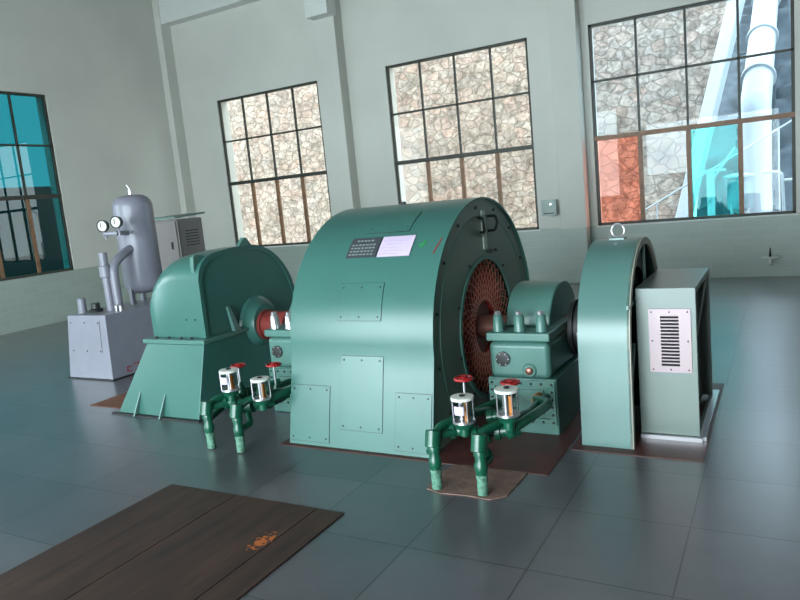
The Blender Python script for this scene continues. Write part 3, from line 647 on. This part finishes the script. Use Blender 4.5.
# ------------------------------------------------------------------ turbine on its base
t = thing('turbine', (-2.98, 2.15, 0), 'green turbine with arched hood on a sloping base, left of the generator', 'turbine')
MB().hexa([(-3.60, 1.26, .0), (-2.62, 1.26, .0), (-2.62, 3.05, .0), (-3.60, 3.05, .0)], [(-3.30, 1.43, .60), (-2.62, 1.43, .60), (-2.62, 2.90, .60), (-3.30, 2.90, .60)]).build('base', GREEN, t, bevel=.006)
MB().box(-3.34, -2.605, 1.42, 2.92, .603, .640).build('shelf', GREEN2, t, bevel=.004)
HC, HR = (2.13, .72), .635
hp = [(1.50, .642), (1.50, 1.13), (1.52, 1.20), (1.56, 1.26), (1.62, 1.305), (1.72, 1.335), (1.90, 1.35)]+[(HC[0]+HR*math.cos(PI/2-PI/2*i/24), HC[1]+HR*math.sin(PI/2-PI/2*i/24)) for i in range(25)]+[(HC[0]+HR, .642)]
mb = MB(); secs = []
for x, k in ((-2.66, 1), (-2.90, 1), (-3.0, .985), (-3.08, .95), (-3.16, .88), (-3.22, .78), (-3.26, .65), (-3.28, .5)):
    secs.append([mb.bm.verts.new((x, y, .642+(z-.642)*k)) for y, z in hp])
for a, b in zip(secs, secs[1:]):
    for i in range(len(hp)): j = (i+1) % len(hp); mb.bm.faces.new((a[i], b[i], b[j], a[j]))
mb.bm.faces.new(secs[0]); mb.bm.faces.new(secs[-1])
mb.build('hood', GREEN, t)
dx = -2.665
loop_solid(MB(), [(HC[0]+(p[0]-HC[0])*1.012, p[1]+(.008 if p[1] > .7 else 0)) for p in hp], [(HC[0]+(p[0]-HC[0])*.95, p[1]-(.03 if p[1] > .75 else 0)) for p in hp], dx, dx+.018).build('hood_rim', GREEN, t)
for cy, cz, ny, nz in ((1.58, 1.275, -.6, .8), (2.18, 1.353, 0.05, 1)):
    q = lambda u, v: (cy+u*nz+v*ny, cz-u*ny+v*nz)
    MB().prism([q(-.10, -.03), q(-.07, .02), q(-.015, .075), q(.015, .075), q(.07, .02), q(.10, -.03)], -2.74, -2.70).build('lifting_lug', GREEN2, t, bevel=.003)
MB().lathe([(0, .25), (.03, .24), (.05, .20), (.10, .17), (.10, .12), (0, .12)], (-2.66, AY, AZ+.02), (1, 0, 0), 40, cap=False).build('seal_housing', GREEN, t)
MB().hexa([(-2.64, 1.80, .641), (-2.60, 1.80, .641), (-2.60, 1.87, .641), (-2.64, 1.87, .641)], [(-2.64, 1.76, .86), (-2.62, 1.76, .86), (-2.62, 1.79, .86), (-2.64, 1.79, .86)]).build('pale_sliver', GREY_GREEN, t)  # pale piece added in place of a bright gap beside the hood
for x in (-3.34, -3.03):
    mb = MB(); y = lambda z: 1.26+.17*z/.6
    pts = [(y(0)+.004, .0), (y(0)-.055, .0), (y(.19)-.004, .19), (y(.19)+.004, .19)]
    mb.prism(pts, x-.007, x+.007).build('rib', GREY_GREEN, t)
mb = MB()
for x in (-3.2, -3.05, -2.9, -2.78): mb.bolt((x, 1.455, .64), (0, 0, 1), .014, .02)
for x, z in ((-2.85, .80), (-2.75, .80)): mb.bolt((x, 1.495, z), (0, -1, 0), .007, .006)
build_each(mb, 'bolt', DARK, t)
MB().box(-3.64, -2.58, 1.22, 1.255, .0, .012).build('foot_flange', DARK, t)

# ------------------------------------------------------------------ oil pressure unit (grey)
t = thing('oil_pressure_unit', (-5.05, 2.8, 0), 'grey tank with two dials on a box base, left of the turbine', 'pressure tank')
o = MB().hexa([(-5.44, 2.10, .012), (-4.72, 2.10, .012), (-4.72, 3.5, .012), (-5.44, 3.5, .012)], [(-5.37, 2.14, .71), (-4.74, 2.14, .71), (-4.74, 3.5, .71), (-5.37, 3.5, .71)]).build('base_box', GREY, t, bevel=.006)
yy = lambda z: 2.10+.04*(z/.7)-.002
MB().hexa([(-5.33, yy(.30)-.006, .30), (-4.84, yy(.30)-.006, .30), (-4.84, yy(.30)+.004, .30), (-5.33, yy(.30)+.004, .30)],
          [(-5.33, yy(.65)-.006, .65), (-4.84, yy(.65)-.006, .65), (-4.84, yy(.65)+.004, .65), (-5.33, yy(.65)+.004, .65)]).build('hatch_plate', GREY, o, bevel=.001)
mb = MB()
for x in (-5.31, -5.08, -4.86):
    for z in (.32, .63): mb.bolt((x, yy(z)-.005, z), (0, -1, 0), .008, .008)
build_each(mb, 'bolt', DARK, o)
mb = MB(); mb.box(-4.722, -4.717, 2.30, 2.36, .045, .055).box(-4.722, -4.717, 2.30, 2.31, .055, .10).box(-4.722, -4.717, 2.30, 2.36, .095, .105).box(-4.722, -4.717, 2.40, 2.47, .045, .055).box(-4.722, -4.717, 2.45, 2.47, .055, .12).box(-4.722, -4.717, 2.39, 2.47, .11, .12)
mb.build('red_mark', RED, o)
MB().box(-5.46, -4.70, 2.08, 3.52, .0, .012).build('foot_flange', DARK, t)
tk = [(0, .08), (.02, .16), (.06, .205), (.12, .225)]+[(1.02, .225)]+[(1.02+.14*math.sin(a), .225*math.cos(a)**.6) for a in (.2, .4, .6, .8, 1.0, 1.2, 1.35, 1.5)]+[(1.162, .02)]
k_ = MB().lathe(tk, (-5.10, 3.02, .82), (0, 0, 1), 40).build('tank', GREY, t)
MB().cyl((-5.10, 3.02, 1.985), (-5.10, 3.02, 2.04), .028).cyl((-5.10, 3.02, 2.04), (-5.12, 3.0, 2.10), .012).build('top_valve', STEEL, k_)
for q in range(3):
    a = 2*PI*q/3+.5; MB().box(-5.10+.19*math.cos(a)-.025, -5.10+.19*math.cos(a)+.025, 3.02+.19*math.sin(a)-.025, 3.02+.19*math.sin(a)+.025, .711, .95).build('tank_foot', GREY, t)
for px, py in ((104.5, 226), (118, 222)):
    g = ray(px, py, 2.55)
    d = Vector((.30, -1, 0)).normalized()
    gg = MB().lathe([(0, .062), (.045, .068), (.05, .068), (.05, .056), (.042, .054)], g, d, 28).build('pressure_gauge', DARK, t)
    MB().lathe([(0, .055), (.002, .055)], g+d*.043, d, 28).build('dial', WHITE, gg)
    MB().box(g.x-.004, g.x+.004, g.y-.052, g.y-.048, g.z-.02, g.z+.04).build('pointer', BLACK, gg)
    MB().tube([g, (g.x, g.y, g.z-.15)], .012, 8).build('gauge_pipe', GREY, t)
g1 = ray(104.5, 234, 2.55); g2 = ray(128, 233, 2.75)
MB().tube([g1, (g1.x+.2, g1.y, g1.z), g2], .025, 10).build('gauge_pipe', GREY, t)
MB().tube([(-5.02, 2.45, .70), (-5.02, 2.45, 1.36)], .045, 14).build('riser_pipe', GREY, t)
MB().tube([(-4.95, 2.50, .70), (-4.95, 2.50, 1.22), (-5.0, 2.75, 1.34), (-5.05, 2.95, 1.40)], .05, 14, .12).build('riser_pipe', GREY, t)
MB().lathe([(-.07, .04), (-.06, .065), (.06, .065), (.07, .04)], (-5.02, 2.45, 1.15), (0, 0, 1), 18).build('valve_body', GREY, t)
MB().lathe([(0, .07), (.03, .075), (.04, .05), (.10, .045)], (-5.16, 2.36, .71), (0, 0, 1), 20).build('pump_cap', DARK, t)
MB().lathe([(0, .055), (.02, .055), (.02, .045), (.16, .045), (.17, .03)], (-5.31, 2.30, .71), (0, 0, 1), 16).build('pump_stem', GREY, t)
for x in (-4.87, -4.80): MB().lathe([(0, .02), (.06, .02), (.07, .012)], (x, 2.4, .71), (0, 0, 1), 10).build('fitting', STEEL, t)

# ------------------------------------------------------------------ control cabinet at the back left
t = thing('control_cabinet', (-5.91, 4.43, 0), 'upright grey metal cabinet behind the pressure tank near the corner', 'cabinet')
MB().box(-6.16, -5.66, 4.20, 4.66, .0, 1.645).build('body', GREY_D, t, bevel=.008)
MB().hexa([(-6.22, 4.13, 1.66), (-5.62, 4.13, 1.66), (-5.62, 4.70, 1.69), (-6.22, 4.70, 1.69)], [(-6.22, 4.13, 1.685), (-5.62, 4.13, 1.685), (-5.62, 4.70, 1.715), (-6.22, 4.70, 1.715)]).build('lid', GREY_GREEN, t)
MB().box(-6.15, -5.69, 4.185, 4.198, .06, 1.62).build('door', GREY_D, t, bevel=.004)
d2 = MB().box(-5.658, -5.648, 4.23, 4.63, .06, 1.62).build('side_panel', GREY_D, t, bevel=.003)
for k in range(6): z = 1.27+.04*k; MB().box(-5.65, -5.643, 4.31, 4.55, z, z+.014).build('vent_louvre', DARK, d2)
MB().box(-5.80, -5.78, 4.165, 4.186, 1.24, 1.34).build('handle', DARK, t)

# ------------------------------------------------------------------ wall fittings
t = thing('outlet_box', (-1.74, 8.62, 1.12), 'small grey electrical box on the wall beside the middle window', 'electrical box')
bx = MB().box(-1.84, -1.59, 8.335, 8.402, 1.13, 1.38).build('plate', mat('outlet_grey', (158, 172, 168), .5), t, bevel=.006)
MB().lathe([(0, .02), (.012, .02)], (-1.68, 8.336, 1.31), (0, -1, 0), 14).build('knob', STEEL, t)
MB().box(-1.80, -1.63, 8.326, 8.336, 1.16, 1.175).build('slot', DARK, t)
t = thing('wall_fitting', (1.42, 8.60, .29), 'small white wall fitting with a dark upright pin below the rightmost window', 'wall fitting')
MB().lathe([(0, .12), (.01, .135), (.02, .12)], (1.42, 8.54, .285), (0, 0, 1), 24).build('saucer', WHITE, t)
MB().lathe([(0, .018), (.13, .006)], (1.42, 8.54, .305), (0, 0, 1), 10).build('pin', BLACK, t)
MB().tube([(1.42, 8.54, .285), (1.42, 8.54, .20), (1.42, 8.668, .20)], .022, 10, .03).build('bracket', WHITE, t)
